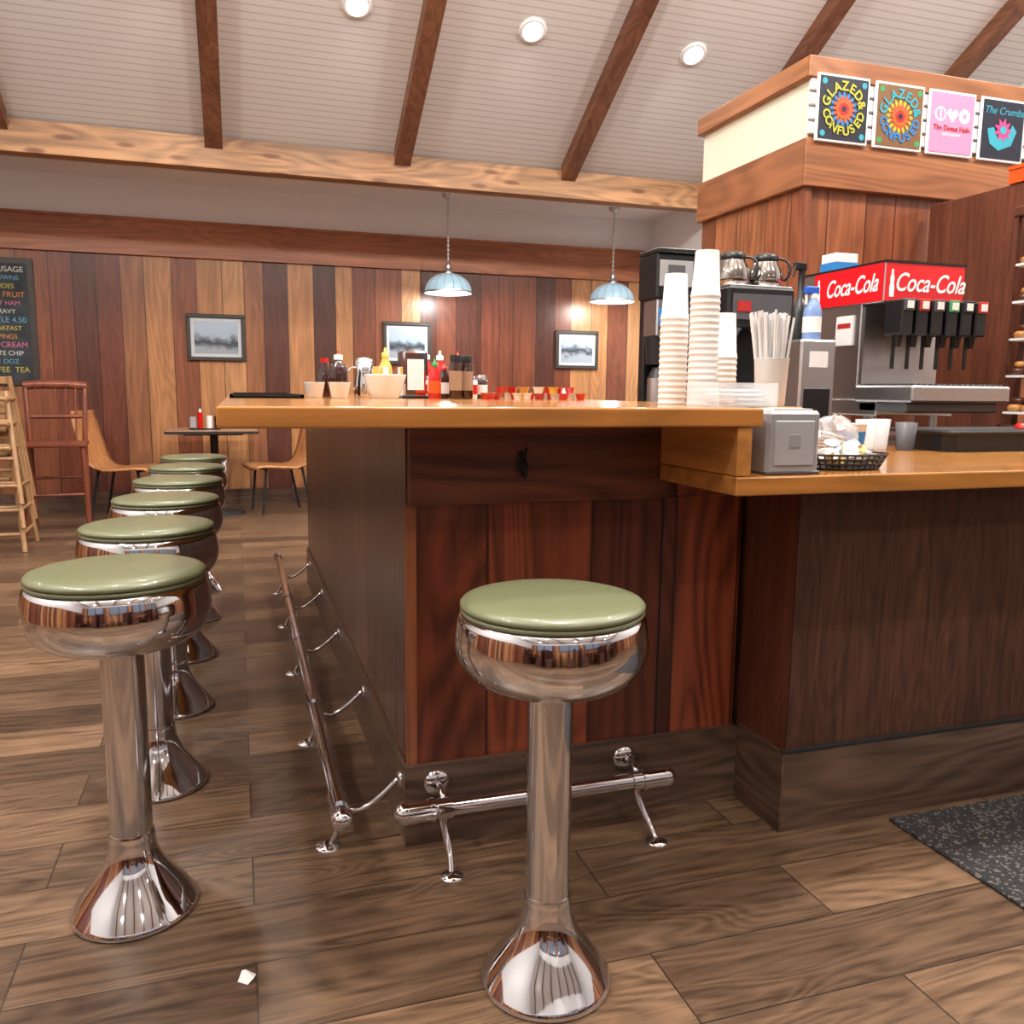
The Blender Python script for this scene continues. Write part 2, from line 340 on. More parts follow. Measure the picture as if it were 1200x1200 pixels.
def fill_globe(x,y,z,p):
    b=B('fill_globe_lamp');b.cyl(0,0,.12,ZRG-z-.02,.006,M_black,seg=8).cyl(0,0,ZRG-z-.05,ZRG-z-.02,.05,M_black)
    b.lathe([(.02,.14),(.05,.12),(.05,.09)],M_black)
    b.ball((0,0,0),.13,M_globe);o=b.done((x,y,z))
    L=D.lights.new('fill_globe_bulb','POINT');L.energy=p;L.color=(1,.96,.91);L.shadow_soft_size=.15
    q=D.objects.new('fill_globe_bulb',L);COL.objects.link(q);q.location=(0,0,-.3);q.parent=o
for x in (-2.0,1.0,4.0): fill_globe(x,YRG,4.6,310)
# ---------------- added booths behind the viewer, for dark patches in chrome reflections ----------------
M_bvinyl=mat('reflection_booth_vinyl',(64,30,28),.35)
for x in (-2.6,-.2,2.3,4.7):
    b=B('reflection_booth')
    for s in (-1,1):
        b.box(min(s*.55,s*1.0),max(s*.55,s*1.0),-.6,.6,.0,.44,M_dark,c=.01).box(min(s*.5,s*1.0),max(s*.5,s*1.0),-.6,.6,.441,.50,M_bvinyl,c=.02).box(min(s*.95,s*1.08),max(s*.95,s*1.08),-.6,.6,.0,1.1,M_bvinyl,c=.02)
    b.box(-.38,.38,-.6,.6,.73,.76,M_table,c=.006).cyl(0,0,.0,.73,.05,M_blackm)
    b.done((x,-2.6,0))
# ---------------- column box ----------------
b=B('wood_clad_column')
b.box(2.63,6.45,3.62,4.55,0,2.12,M_colX)
b.box(2.625,2.63,3.62,4.55,0,2.12,M_colY)
b.box(2.60,6.45,3.58,4.58,2.10,2.32,M_trimlt,c=.004).box(2.598,2.60,3.59,4.57,2.105,2.315,M_trimltY)
b.box(2.62,6.45,3.60,4.56,2.32,2.59,M_cream)
b.box(2.59,6.45,3.57,4.59,2.585,2.68,M_trimlt,c=.004).box(2.588,2.59,3.58,4.58,2.59,2.675,M_trimltY)
b.box(2.618,2.66,3.60,3.64,0,2.10,M_colY)
b.done()
b=B('slatwall_rail')
for k in range(4): b.box(2.61,5.2,3.578,3.60,2.335+.065*k,2.335+.065*k+.055,M_white,c=.004)
b.done()
PX=[(2.635,2.93),(2.965,3.255),(3.285,3.575),(3.61,3.90),(3.93,4.22)]
def sign(i,bg):
    x0,x1=PX[i];cx=(x0+x1)/2;cz=2.455
    b=B('poster_sign');w=(x1-x0)/2;h=.152
    b.box(-w,w,-.012,.0,-h,h,M_wht,c=.003).box(-w+.012,w-.012,-.015,-.010,-h+.012,h-.012,bg)
    return b,cx,cz
M_navy=mat('poster_black',(24,26,44),.5);M_tan=mat('poster_tan',(120,84,48),.5);M_pur=mat('poster_purple',(90,60,130),.5)
C_y=mat('poster_yellow',(180,180,50),.5);C_b=mat('poster_blue',(40,125,195),.5);C_o=mat('poster_orange',(206,90,34),.5);C_r=mat('poster_red',(170,34,28),.5);C_g=mat('poster_green',(60,150,90),.5);C_pk=mat('poster_pink',(215,70,135),.5);C_t=mat('poster_teal',(50,160,180),.5)
RX=Matrix.Rotation(math.pi/2,4,'X')
def petals(b,n,r0,r1,m,z,w=.5):
    for k in range(n):
        a=2*math.pi*k/n;d=math.pi/n*w
        pts=[(r0*math.cos(a-d),r0*math.sin(a-d)),((r0+r1)/2*math.cos(a-d*1.3),(r0+r1)/2*math.sin(a-d*1.3)),(r1*math.cos(a),r1*math.sin(a)),((r0+r1)/2*math.cos(a+d*1.3),(r0+r1)/2*math.sin(a+d*1.3)),(r0*math.cos(a+d),r0*math.sin(a+d))]
        b.prism(pts,z,z+.0008,m,mtx=RX)
def disc(b,r,m,z,cx=0,cy=0,seg=28): b.prism([(cx+r*math.cos(2*math.pi*k/seg),cy+r*math.sin(2*math.pi*k/seg)) for k in range(seg)],z,z+.0008,m,mtx=RX)
def arc_text(s,R,size,mt,par,a0,a1,flip=False):
    n=len(s)
    for k,ch in enumerate(s):
        a=a0+(a1-a0)*k/(n-1)
        x=R*math.sin(a);z=R*math.cos(a)
        text(ch,size,(x,-.018,z),mt,par,rot=(math.pi/2,(a+(math.pi if flip else 0)),0),off=.0015)
for i,(bg,c3) in enumerate(((M_navy,C_t),(M_tan,C_g))):
    b,cx,cz=sign(i,bg)
    petals(b,16,.05,.082,C_b if i==0 else C_y,.015);petals(b,14,.035,.065,C_o,.0165,.6);disc(b,.045,C_o,.018);disc(b,.028,C_r,.019);disc(b,.012,M_navy,.02)
    for sx in (-1,1):
        for sz in (-1,1): disc(b,.014,c3,.015,sx*.112,sz*.116)
    o=b.done((cx,3.575,cz))
    arc_text('GLAZED&',.101,.060,C_y if i==0 else C_t,o,-1.3,1.3)
    arc_text('CONFUSED',.101,.056,C_y if i==0 else C_b,o,math.pi+1.3,math.pi-1.3,True)
b,cx,cz=sign(2,M_pink)
for k,x in enumerate((-.075,0,.075)):
    if k==1:
        b.prism([(x,.005),(x+.034,.045),(x+.03,.062),(x+.016,.068),(x,.052),(x-.016,.068),(x-.03,.062),(x-.034,.045)],.015,.0165,M_wht,mtx=RX)
    else:
        disc(b,.034,M_wht,.015,x,.04);disc(b,.026 if k==0 else .012,M_pink,.016,x,.04)
        if k==0: b.box(x-.003,x+.003,-.0175,-.0165,.01,.07,M_wht)
o=b.done((cx,3.575,cz));text('The Donut Hole',.034,(0,-.016,-.025),C_r,o,off=.001);text('RESTAURANT',.018,(0,-.016,-.055),M_wht,o)
b,cx,cz=sign(3,M_navy)
b.prism([(-.08,-.07),(-.02,-.10),(.06,-.07),(.09,0),(.06,.03),(.03,-.03),(-.03,-.04),(-.06,.01),(-.10,.0)],.015,.0165,C_t,mtx=RX);petals(b,9,.01,.06,C_pk,.017,.7);disc(b,.02,C_t,.0185)
o=b.done((cx,3.575,cz));text('The Crumbs',.05,(0,-.016,.09),C_t,o,shear=.3)
b,cx,cz=sign(4,M_pur);disc(b,.08,C_y,.015);disc(b,.05,C_pk,.016);b.done((cx,3.575,cz))
B('partition_wall_panel').box(3.35,3.39,2.99,3.575,.9405,2.06,M_part,c=.003).done()
B('orange_bin').prism([(-.05,-.05),(.1,-.05),(.1,.05),(-.05,.05)],0,.07,M_org).box(-.055,.105,-.055,.055,.06,.075,M_org).done((3.39,3.06,2.061))
# ---------------- island ----------------
M_corner=wood('corner_strip',[(146,86,54),(160,98,62)],grain='Z',contrast=.4)
b=B('diner_bar_island')
b.box(.38,1.29,1.965,5.0,.0,1.047,M_island)
b.box(.372,.38,1.965,5.0,0,1.047,M_islandY)
b.box(.369,.395,1.955,1.967,.2,.85,M_corner)
b.box(.376,1.05,1.935,1.966,.85,1.046,M_apron,c=.002)
b.box(.395,1.28,1.958,1.966,.20,.85,M_island)
b.box(1.045,1.05,1.955,1.966,.2,1.047,M_blackm)
b.box(.36,.38,1.9655,5.0,0,.2,M_baseY).box(.36,1.29,1.94,1.965,0,.205,M_base)
b.box(.368,.376,1.98,5.0,.2,.208,M_dark)
o=b.done()
b=B('bar_countertop')
b.prism([(-.035,1.58),(1.08,1.58),(1.10,1.72),(1.32,1.77),(1.32,5.12),(-.035,5.12)],1.048,1.088,M_bar)
o=b.done();mod=o.modifiers.new('bev','BEVEL');mod.width=.005;mod.segments=3
b=B('coat_hook');b.box(-.012,.012,-.004,0,-.03,.02,M_black,c=.002).tube(bez((0,-.004,0),(0,-.04,0),(0,-.045,-.03),(0,-.02,-.035)),.005,M_black).ball((0,-.02,-.035),.008,M_black).tube(bez((0,-.004,.01),(0,-.02,.01),(0,-.03,.02),(0,-.035,.03)),.004,M_black);b.done((.65,1.934,.955))
b=B('service_counter')
b.box(1.31,6.4,1.745,2.40,.0,.897,M_dark).box(1.303,1.31,1.745,1.96,0,.897,M_part)
b.box(1.295,6.4,1.73,1.746,0,.212,M_base).box(1.29,1.304,1.7305,1.94,0,.212,M_baseY)
b.box(1.293,6.4,1.728,1.746,.212,.218,M_blackm)
b.box(1.305,1.32,1.738,1.75,.218,.897,M_dark)
b.done()
b=B('service_countertop').prism([(1.02,1.58),(6.4,1.58),(6.4,2.45),(1.325,2.45),(1.325,1.934),(1.02,1.934)],.898,.94,M_bar);o=b.done();mod=o.modifiers.new('bev','BEVEL');mod.width=.004;mod.segments=2
B('countertop_riser').box(1.022,1.058,1.585,1.934,.941,1.047,M_barY,c=.002).done()
b=B('back_counter').box(1.6,6.4,2.78,3.57,0,.90,M_dark).box(1.58,6.4,2.74,3.57,.90,.94,M_steel,c=.003)
b.box(1.6,6.4,2.775,2.785,.1,.11,M_blackm);b.done()
B('entrance_floor_mat').box(1.61,4.2,.55,1.70,.001,.009,M_mat,c=.003).done()
# ---------------- stools ----------------
def arcp(cx,cz,rx,rz,a0,a1,n): return [(cx+rx*math.cos(math.radians(a0+(a1-a0)*i/n)),cz+rz*math.sin(math.radians(a0+(a1-a0)*i/n))) for i in range(n+1)]
st=B('diner_stool')
st.lathe([(.118,0),(.123,.004),(.123,.010),(.119,.016)]+[(.044+.075*(1-t)**2.3,.016+.155*t**.8) for t in [i/14 for i in range(1,15)]]+[(.0415,.18)],M_chrome,seg=56)
st.lathe([(.041,.175),(.041,.61)],M_chrome2,seg=40,capb=False,capt=False)
st.lathe([(.043,.165),(.044,.17),(.043,.176)],M_chrome,capb=False,capt=False)
st.lathe([(.041,.590),(.060,.592),(.085,.596)]+arcp(.104,.672,.069,.076,-90,10,18)+[(.1705,.698),(.168,.712),(.165,.722),(.158,.727),(.150,.728)],M_chrome,seg=64,capb=False)
st.lathe([(.150,.727),(.1615,.7275),(.1635,.7305),(.1615,.7345),(.158,.7355)],M_vinyl,seg=64,capb=False,capt=False)
st.lathe([(.158,.735),(.1635,.7375),(.164,.743),(.159,.7485),(.145,.7525),(.115,.755),(.07,.756),(0,.757)],M_vinyl,seg=64,capb=False)
s0=st.done((.531,1.397,0));s0.scale=(1.02,1.02,1)
for k in range(6):
    q=inst(s0,(-.245+.003*k,1.87+.61*k,0));q.scale=(1.05,1.05,1)
# ---------------- foot rails ----------------
b=B('foot_rail')
b.tube([(.20,1.86,.135),(.20,5.05,.145)],.019,M_chrome2,seg=20)
b.ball((.2,1.865,.135),.027,M_chrome);b.ball((.2,5.05,.145),.027,M_chrome)
for y in (1.91,2.6,3.3,4.0,4.98): b.tube([(.2,y,.136+.003*(y-1.9)),(.2,y+.07,.136+.003*(y-1.9))],.0235,M_chrome,seg=20)
for y in (2.0,2.65,3.35,4.05,4.75):
    b.tube(bez((.205,y,.125),(.235,y,.05),(.29,y,.09),(.352,y,.150))+[(.358,y,.15)],.0065,M_chrome,seg=10)
    b.lathe([(.022,0),(.02,.005),(.008,.008)],M_chrome,mtx=Matrix.Translation((.3595,y,.15))@Matrix.Rotation(-math.pi/2,4,'Y'))
    b.tube(bez((.2,y,.12),(.20,y,.08),(.215,y,.05),(.185,y,.005)),[.009-.003*i/12 for i in range(13)],M_chrome,seg=10)
    b.lathe([(.032,0),(.030,.004),(.012,.008)],M_chrome,c=(.18,y,0))
b.done()
b=B('foot_rail')
b.tube([(.345,1.86,.13),(1.03,1.86,.13)],.0205,M_chrome2,seg=20)
for x,s in ((.345,-1),(1.03,1)):
    b.tube([(x-s*.06,1.86,.13),(x,1.86,.13)],.026,M_chrome,seg=20);b.ball((x,1.86,.13),.027,M_chrome)
    b.tube([(x-s*.07,1.86,.13),(x-s*.06,1.86,.13)],.029,M_chrome,seg=20)
for x,dx in ((.44,0),(.95,.02)):
    b.tube([(x-.018,1.86,.13),(x+.018,1.86,.13)],.025,M_chrome,seg=20)
    b.tube(bez((x,1.86,.12),(x-.012,1.85,.09),(x+.012,1.835,.05),(x+dx,1.79,.006)),[.011-.004*i/12 for i in range(13)],M_chrome,seg=10)
    b.lathe([(.028,0),(.026,.004),(.01,.009)],M_chrome,c=(x+dx,1.785,0))
    b.tube(bez((x,1.865,.14),(x,1.875,.165),(x,1.90,.165),(x,1.937,.158)),.008,M_chrome,seg=10)
    b.lathe([(.033,0),(.030,.006),(.012,.010)],M_chrome,mtx=Matrix.Translation((x,1.939,.158))@Matrix.Rotation(math.pi/2,4,'X'))
b.done()
# ---------------- pendants ----------------
def pendant(x,y,zb):
    b=B('pendant_lamp')
    b.lathe([(.225,0),(.228,.004),(.222,.02)],M_steel,seg=40,capb=False,capt=False)
    b.lathe([(.225,.012)]+[(.222*math.cos(t)+.0,.015+.175*math.sin(t)) for t in [math.pi/2*.88*i/12 for i in range(13)]],M_shade,seg=40,capb=False,capt=False)
    b.lathe([(.215,.008)]+[(.212*math.cos(t),.008+.168*math.sin(t)) for t in [math.pi/2*.88*i/12 for i in range(13)]],M_shade_in,seg=40,capb=False,capt=False)
    for k in range(16):
        a=2*math.pi*k/16;pts=[(.224*math.cos(t)*math.cos(a),.224*math.cos(t)*math.sin(a),.015+.177*math.sin(t)) for t in [math.pi/2*.88*i/8 for i in range(9)]]
        b.tube(pts,.0028,M_grey,seg=5,cap=False)
    b.lathe([(.045,.185),(.045,.21),(.025,.225),(.03,.25),(.02,.28),(.008,.30)],M_steel)
    for k in range(14):
        z=.30+k*.041;b.ball((0,0,z+.02),.012,M_steel,seg=8,sz=1.6)
    top=2.949-zb
    b.tube([(0,0,.29),(0,0,top)],.005,M_steel,seg=8).lathe([(.02,top-.05),(.055,top-.03),(.06,top)],M_steel)
    o=b.done((x,y,zb))
    L=D.lights.new('pendant_bulb','POINT');L.energy=22;L.color=(1,.96,.92);L.shadow_soft_size=.05
    q=D.objects.new('pendant_bulb',L);COL.objects.link(q);q.parent=o;q.location=(0,0,-.02)
pendant(1.96,8.1,2.03);pendant(3.67,8.1,2.02)
# ---------------- pictures + chalkboard ----------------
def scenic(name,k):
    m,nt,b=newmat(name);geo=nt.nodes.new('ShaderNodeNewGeometry');sep=nt.nodes.new('ShaderNodeSeparateXYZ');nt.links.new(geo.outputs['Position'],sep.inputs[0])
    n=nt.nodes.new('ShaderNodeTexNoise');n.inputs['Scale'].default_value=9+k;n.inputs['Detail'].default_value=6;nt.links.new(geo.outputs['Position'],n.inputs['Vector'])
    h=math_n(nt,'ADD',math_n(nt,'MULTIPLY',math_n(nt,'SUBTRACT',sep.outputs[2],1.57),3.2),math_n(nt,'MULTIPLY',n.outputs['Fac'],.55))
    nt.links.new(ramp(nt,h,[(0,(150,158,166)),(.12,(96,104,112)),(.2,(60,66,72)),(.3,(110,120,130)),(.38,(158,174,190)),(1,(176,190,206))]),b.inputs['Base Color']);b.inputs['Roughness'].default_value=.25;return m
M_mount=mat('picture_mount',(190,195,200),.5)
for k,(x0,x1,z0,z1) in enumerate(((-.42,.10,1.37,1.80),(1.41,1.90,1.37,1.79),(3.25,3.74,1.36,1.76))):
    b=B('framed_picture');cx=(x0+x1)/2;cz=(z0+z1)/2;w=(x1-x0)/2;h=(z1-z0)/2;t=.035
    for a in ((-w,w,-h,-h+t),(-w,w,h-t,h),(-w,-w+t,-h+t,h-t),(w-t,w,-h+t,h-t)): b.box(a[0],a[1],-.03,0,a[2],a[3],M_frame,c=.004)
    b.box(-w+t,w-t,-.012,0,-h+t,h-t,M_mount).box(-w+t+.03,w-t-.03,-.014,-.010,-h+t+.03,h-t-.03,scenic('photo_print_%d'%k,k));b.done((cx,YB-.001,cz))
b=B('menu_chalkboard');b.box(-2.75,-1.66,-.02,0,1.12,2.22,M_frame,c=.004).box(-2.70,-1.71,-.023,-.018,1.17,2.17,M_board);o=b.done((0,YB-.001,0))
cw=[mat('chalk_%d'%i,c,.8) for i,c in enumerate(((205,205,200),(190,180,84),(200,110,145),(100,165,190),(200,134,64)))]
lines=['DAILY SPECIALS & SAUSAGE','HASH BROWNS','SMALL SIDES','TOAST  GRITS  FRUIT','COUNTRY HAM','BISCUIT & GRAVY','EGGS ANY STYLE 4.50','KIDS BREAKFAST','CHOICE TOPPINGS','BERRIES  CREAM','CHOCOLATE CHIP','DONUTS 1 DOZ','COFFEE  TEA']
for k,s in enumerate(lines): text(s,.055 if k%3 else .066,(-1.735-.04*(k%3),-.026,2.12-.072*k),cw[(k*3)%5],o,name='chalk_line',ax='RIGHT')
# ---------------- booth furniture ----------------
b=B('cafe_table');b.box(-.58,.17,-.35,.35,.725,.755,M_table,c=.005).box(-.585,.175,-.355,.355,.73,.75,M_blackm)
b.cyl(-.2,0,.02,.725,.035,M_blackm).lathe([(.25,0),(.25,.012),(.05,.035)],M_blackm,c=(-.2,0,0)).box(-.45,.05,-.04,.04,.70,.725,M_blackm);b.done((0,8.0,0))
def plychair(name='bent_plywood_chair'):
    b=B(name);W=.24
    prof=[(.40,.435),(.38,.450),(.30,.452),(.15,.440),(.04,.432),(-.03,.445),(-.07,.49),(-.10,.56),(-.135,.68),(-.165,.80),(-.185,.90),(-.18,.915)]
    n=len(prof);vs=[]
    for off in (0,.022):
        for (x,z) in prof:
            for j in range(9):
                y=-W+2*W*j/8;k=abs(j-4)/4
                dip=(-.015*(1-k*k) if x>0 else 0);ww=1-(.12 if z>.85 else 0)
                vs.append((x-(off if z>.45 and x<0 else 0),y*ww,z+dip-(off if x>=-.02 else 0)))
    fs=[];N=n*9
    for i in range(n-1):
        for j in range(8):
            a=i*9+j;fs.append((a,a+1,a+10,a+9));fs.append((N+a,N+a+9,N+a+10,N+a+1))
    for i in range(n-1): fs.append((i*9,(i+1)*9,N+(i+1)*9,N+i*9));fs.append((i*9+8,N+i*9+8,N+(i+1)*9+8,(i+1)*9+8))
    for j in range(8): fs.append((j,N+j,N+j+1,j+1));q=(n-1)*9+j;fs.append((q,q+1,N+q+1,N+q))
    b.add(vs,fs,M_ply,True)
    for y in (-.17,.17):
        b.tube([(.30,y,.425),(.34,y,.01)],.012,M_blackm,seg=10);b.tube([(-.02,y,.42),(-.10,y,.01)],.012,M_blackm,seg=10)
    b.tube([(.30,-.17,.41),(.30,.17,.41)],.011,M_blackm,seg=8).tube([(0,-.17,.41),(0,.17,.41)],.011,M_blackm,seg=8)
    return b
pc=plychair().done((-1.06,7.97,0),rotz=-.25);inst(pc,(.48,7.97,0),math.pi+.25)
b=B('wooden_chair');sw=.22
b.box(-sw,sw,-.2,.2,.66,.69,M_chairdk,c=.006)
for sx in (-1,1):
    b.tube([(sx*.19,-.17,.66),(sx*.21,-.2,0)],.019,M_chairdk,seg=8);b.tube([(sx*.19,.18,0.0),(sx*.19,.17,.66),(sx*.20,.20,.9),(sx*.21,.25,1.14)],.019,M_chairdk,seg=8)
    b.tube([(sx*.2,-.18,.25),(sx*.19,.18,.25)],.011,M_chairdk,seg=8)
b.tube([(-.2,-.19,.3),(.2,-.19,.3)],.012,M_chairdk,seg=8).tube([(-.19,.18,.4),(.19,.18,.4)],.012,M_chairdk,seg=8)
for k in range(5): x=-.13+.065*k;b.tube([(x,.175,.68),(x*1.05,.205,.9),(x*1.08,.24,1.1)],.010,M_chairdk,seg=8,flat=.6)
b.tube([(-.225,.25,1.12),(-.1,.262,1.13),(.1,.262,1.13),(.225,.25,1.12)],.035,M_chairdk,seg=10,flat=1.0)
b.tube([(-.2,.20,.88),(.2,.20,.88)],.016,M_chairdk,seg=8)
b.done((-1.335,7.31,0),rotz=.1)
def high(b,ox,oy,oz):
    for sx in (-1,1):
        b.tube([(ox+sx*.25,oy-.24,oz),(ox+sx*.17,oy-.05,oz+.75)],.017,M_chairlt,seg=8);b.tube([(ox+sx*.25,oy+.24,oz),(ox+sx*.17,oy+.10,oz+.85)],.017,M_chairlt,seg=8)
        b.tube([(ox+sx*.235,oy-.2,oz+.12),(ox+sx*.235,oy+.2,oz+.12)],.012,M_chairlt,seg=8)
        b.tube([(ox+sx*.185,oy-.17,oz+.70),(ox+sx*.185,oy+.17,oz+.70)],.016,M_chairlt,seg=8)
    for z,w in ((.12,.24),(.3,.22),(.55,.2)): b.tube([(ox-w,oy-.24+z*.25,oz+z),(ox+w,oy-.24+z*.25,oz+z)],.013,M_chairlt,seg=8)
    b.box(ox-.17,ox+.17,oy-.12,oy+.12,oz+.48,oz+.50,M_chairlt,c=.004)
    for z in (.60,.70,.80): b.box(ox-.18,ox+.18,oy+.10,oy+.12,oz+z,oz+z+.05,M_chairlt,c=.003)
    b.tube([(ox-.19,oy-.17,oz+.70),(ox+.19,oy-.17,oz+.70)],.016,M_chairlt,seg=8)
b=B('wooden_high_chair')
for k in range(3): high(b,-.0,.0,k*.165)
b.done((-1.66,6.62,0),rotz=.05)
b=B('condiment_caddy');b.box(-.13,.13,-.05,.05,0,.012,M_black).box(-.12,-.07,-.04,.04,.012,.11,M_grey,c=.006).cyl(-.035,-.0,.012,.15,.022,M_red).cyl(-.035,0,.15,.18,.01,M_pap).cyl(.04,.0,.012,.12,.025,M_pap).cyl(.10,.0,.012,.10,.022,M_brown).cyl(.1,0,.1,.115,.023,M_black);b.done((-.27,7.9,.7555))
# ---------------- items on bar (z=1.088) ----------------
ZB=1.0885
b=B('serving_tray');b.prism([(-.11,-.5),(.11,-.5),(.11,.5),(-.11,.5)],0,.004,M_black)
for a in ((-.115,-.105,-.5,.5),(.105,.115,-.5,.5),(-.115,.115,-.5,-.49),(-.115,.115,.49,.5)): b.box(*a,0,.012,M_black)
b.done((.095,3.35,ZB))
def sauce(x,y,n='sauce_cup'): B(n).lathe([(.024,0),(.027,.003),(.036,.05),(.038,.053),(.034,.052),(.026,.010),(0,.008)],M_ceramic,capt=False).lathe([(.034,.044),(0,.045)],M_pap,capb=False).done((x,y,ZB))
sauce(.255,3.0);sauce(.325,2.86)
b=B('syrup_bottle').lathe([(.03,0),(.032,.005),(.032,.10),(.028,.115),(.014,.13),(.014,.14)],M_brown).lathe([(.016,.135),(.016,.15),(.014,.153)],M_pap);b.done((.355,3.15,ZB))
B('soy_sauce_bottle').lathe([(.028,0),(.03,.005),(.03,.08),(.013,.12),(.013,.13)],M_brown).lathe([(.015,.128),(.015,.145)],M_red).done((.32,3.3,ZB))
b=B('steel_creamer_pitcher').lathe([(.036,0),(.038,.01),(.036,.06),(.030,.09),(.034,.13),(.031,.131),(.027,.09),(.03,.02),(0,.015)],M_chrome,capt=False).lathe([(.034,.131),(.03,.142),(.01,.148),(0,.15)],M_chrome,capb=False).tube(bez((-.03,0,.11),(-.075,0,.12),(-.07,0,.03),(-.035,0,.03)),.004,M_chrome);b.done((.455,3.2,ZB))
B('sugar_bowl').lathe([(.045,0),(.048,.004),(.062,.04),(.072,.078),(.073,.082),(.069,.081),(.058,.04),(.044,.010),(0,.008)],M_ceramic,capt=False).lathe([(.066,.070),(0,.076)],M_pap,capb=False).done((.49,2.95,ZB))
b=B('sweetener_packets')
for k in range(14):
    R=Matrix.Translation((random.uniform(-.04,.04),random.uniform(-.03,.03),.055))@Matrix.Rotation(random.uniform(-.4,.4),4,'Z')@Matrix.Rotation(random.uniform(-.25,.25),4,'Y')
    b.box(-.018,.018,-.001,.001,0,.062,random.choice([M_pink,M_pap,M_pap,M_yel]),mtx=R)
b.lathe([(.05,0),(.055,.07),(.052,.07),(.047,.01),(0,.008)],M_ceramic,capt=False);b.done((.53,3.32,ZB))
b=B('tabletop_napkin_dispenser').box(-.045,.045,-.06,.06,0,.17,M_chrome,c=.008).box(-.03,.03,-.063,-.058,.03,.14,M_pap).box(-.05,.05,-.065,.065,0,.01,M_black,c=.002);b.done((.62,3.12,ZB))
def ketchup(x,y,m,h=.16,r=.026,cap=M_pap,n='ketchup_bottle',lab=None):
    b=B(n).lathe([(r*.9,0),(r,.006),(r,h*.55),(r*.85,h*.68),(r*.45,h*.82),(r*.42,h*.88)],m,seg=24).lathe([(r*.5,h*.86),(r*.5,h*.96),(r*.2,h*.98),(r*.15,h*1.08)],cap,seg=20)
    if lab: b.lathe([(r+.0006,h*.15),(r+.0006,h*.48)],lab,seg=24,capb=False,capt=False)
    b.done((x,y,ZB))
ketchup(.665,2.95,M_red,.13,.022,M_green,'hot_sauce_bottle',M_org);ketchup(.70,3.25,M_red,.17,.028,M_pap,'ketchup_bottle',M_pap);ketchup(.765,3.3,M_red,.17,.028,M_pap,'ketchup_bottle',M_pap)
ketchup(.715,3.02,M_brown,.12,.022,M_red,'hot_sauce_bottle',M_pap)
ketchup(.90,3.55,M_red,.18,.03,M_red,'ketchup_bottle',M_pap);ketchup(.40,3.55,M_org,.17,.024,M_red,'hot_sauce_bottle',M_pap);ketchup(.60,3.6,M_yel,.19,.03,M_yel,'mustard_bottle',M_pap)
def jar(x,y,r,h,m,lab,cap,n):
    B(n).lathe([(r*.92,0),(r,.006),(r,h*.8),(r*.8,h*.86),(r*.8,h*.88)],m,seg=24).lathe([(r*.86,h*.86),(r*.86,h),(r*.8,h+.003)],cap,seg=24).lathe([(r+.0006,h*.2),(r+.0006,h*.65)],lab,seg=24,capb=False,capt=False).done((x,y,ZB))
M_lab=mat('jar_label',(150,120,96),.5)
jar(.735,2.93,.022,.15,M_brown,M_lab,M_black,'seasoning_jar');jar(.785,2.98,.027,.15,M_brown,M_lab,M_black,'jam_jar');jar(.84,3.1,.022,.08,M_pap,M_red,M_chrome,'salt_shaker');jar(.885,3.12,.022,.08,M_brown,M_pap,M_chrome,'pepper_shaker')
jar(.97,3.42,.024,.09,M_pap,M_pap,M_chrome,'sugar_shaker')
b=B('coffee_creamer_pods')
for k in range(44):
    x=random.uniform(.84,1.19);y=random.uniform(2.80,3.10);h=0 if k<32 else .022
    c=random.choice([M_red,M_red,M_yel,M_pap,M_pap]);b.lathe([(.013,0),(.018,.02),(.021,.021),(.021,.023)],c,c=(x,y,h),seg=14)
b.done((0,0,ZB))
def cups(x,y,n,r,pitch,zbase,hcup=.115,nm='foam_cup_stack'):
    b=B(nm);prof=[]
    for k in range(n):
        z=k*pitch;prof+=[(r,z),(r+.001,z+.001),(r+.001,z+.006),(r-.0004,z+.007),(r-.0006,z+pitch-.0005)]
    z=n*pitch;prof+=[(r-.002,z),(r*.80,z+hcup-pitch),(r*.78,z+hcup-pitch+.002)]
    b.lathe(prof,M_cup,seg=36);b.done((x,y,zbase))
cups(1.095,2.02,15,.036,.0155,ZB);cups(1.113,1.90,18,.036,.0155,ZB,.11);cups(1.225,1.99,9,.036,.0150,ZB)
b=B('plastic_lid_box')
b.box(-.08,.08,-.07,.07,0,.003,M_clear)
for a in ((-.08,.08,-.07,-.068),(-.08,.08,.068,.07),(-.08,-.078,-.07,.07),(.078,.08,-.07,.07)): b.box(*a,0,.055,M_clear)
for k in range(4):
    for x in (-.04,.04): b.lathe([(.036,0),(.037,.002),(.034,.006),(0,.007)],M_pap,c=(x,random.uniform(-.015,.015),.004+k*.010),seg=20)
b.done((1.12,1.775,ZB),rotz=.03)
b=B('straw_cup').lathe([(.034,0),(.036,.003),(.042,.115),(.044,.117),(.040,.116),(.034,.008),(0,.006)],M_cup,capt=False,seg=28)
for k in range(70):
    a=random.uniform(0,6.28);r=.03*math.sqrt(random.random());t=random.uniform(.92,1.02)
    x,y=r*math.cos(a),r*math.sin(a);top=(x*1.6+random.uniform(-.008,.008)-.006,y*1.6,.228*t)
    b.tube([(x*.8,y*.8,.01),top],.0034,M_pap,seg=6)
b.done((1.268,1.835,ZB))
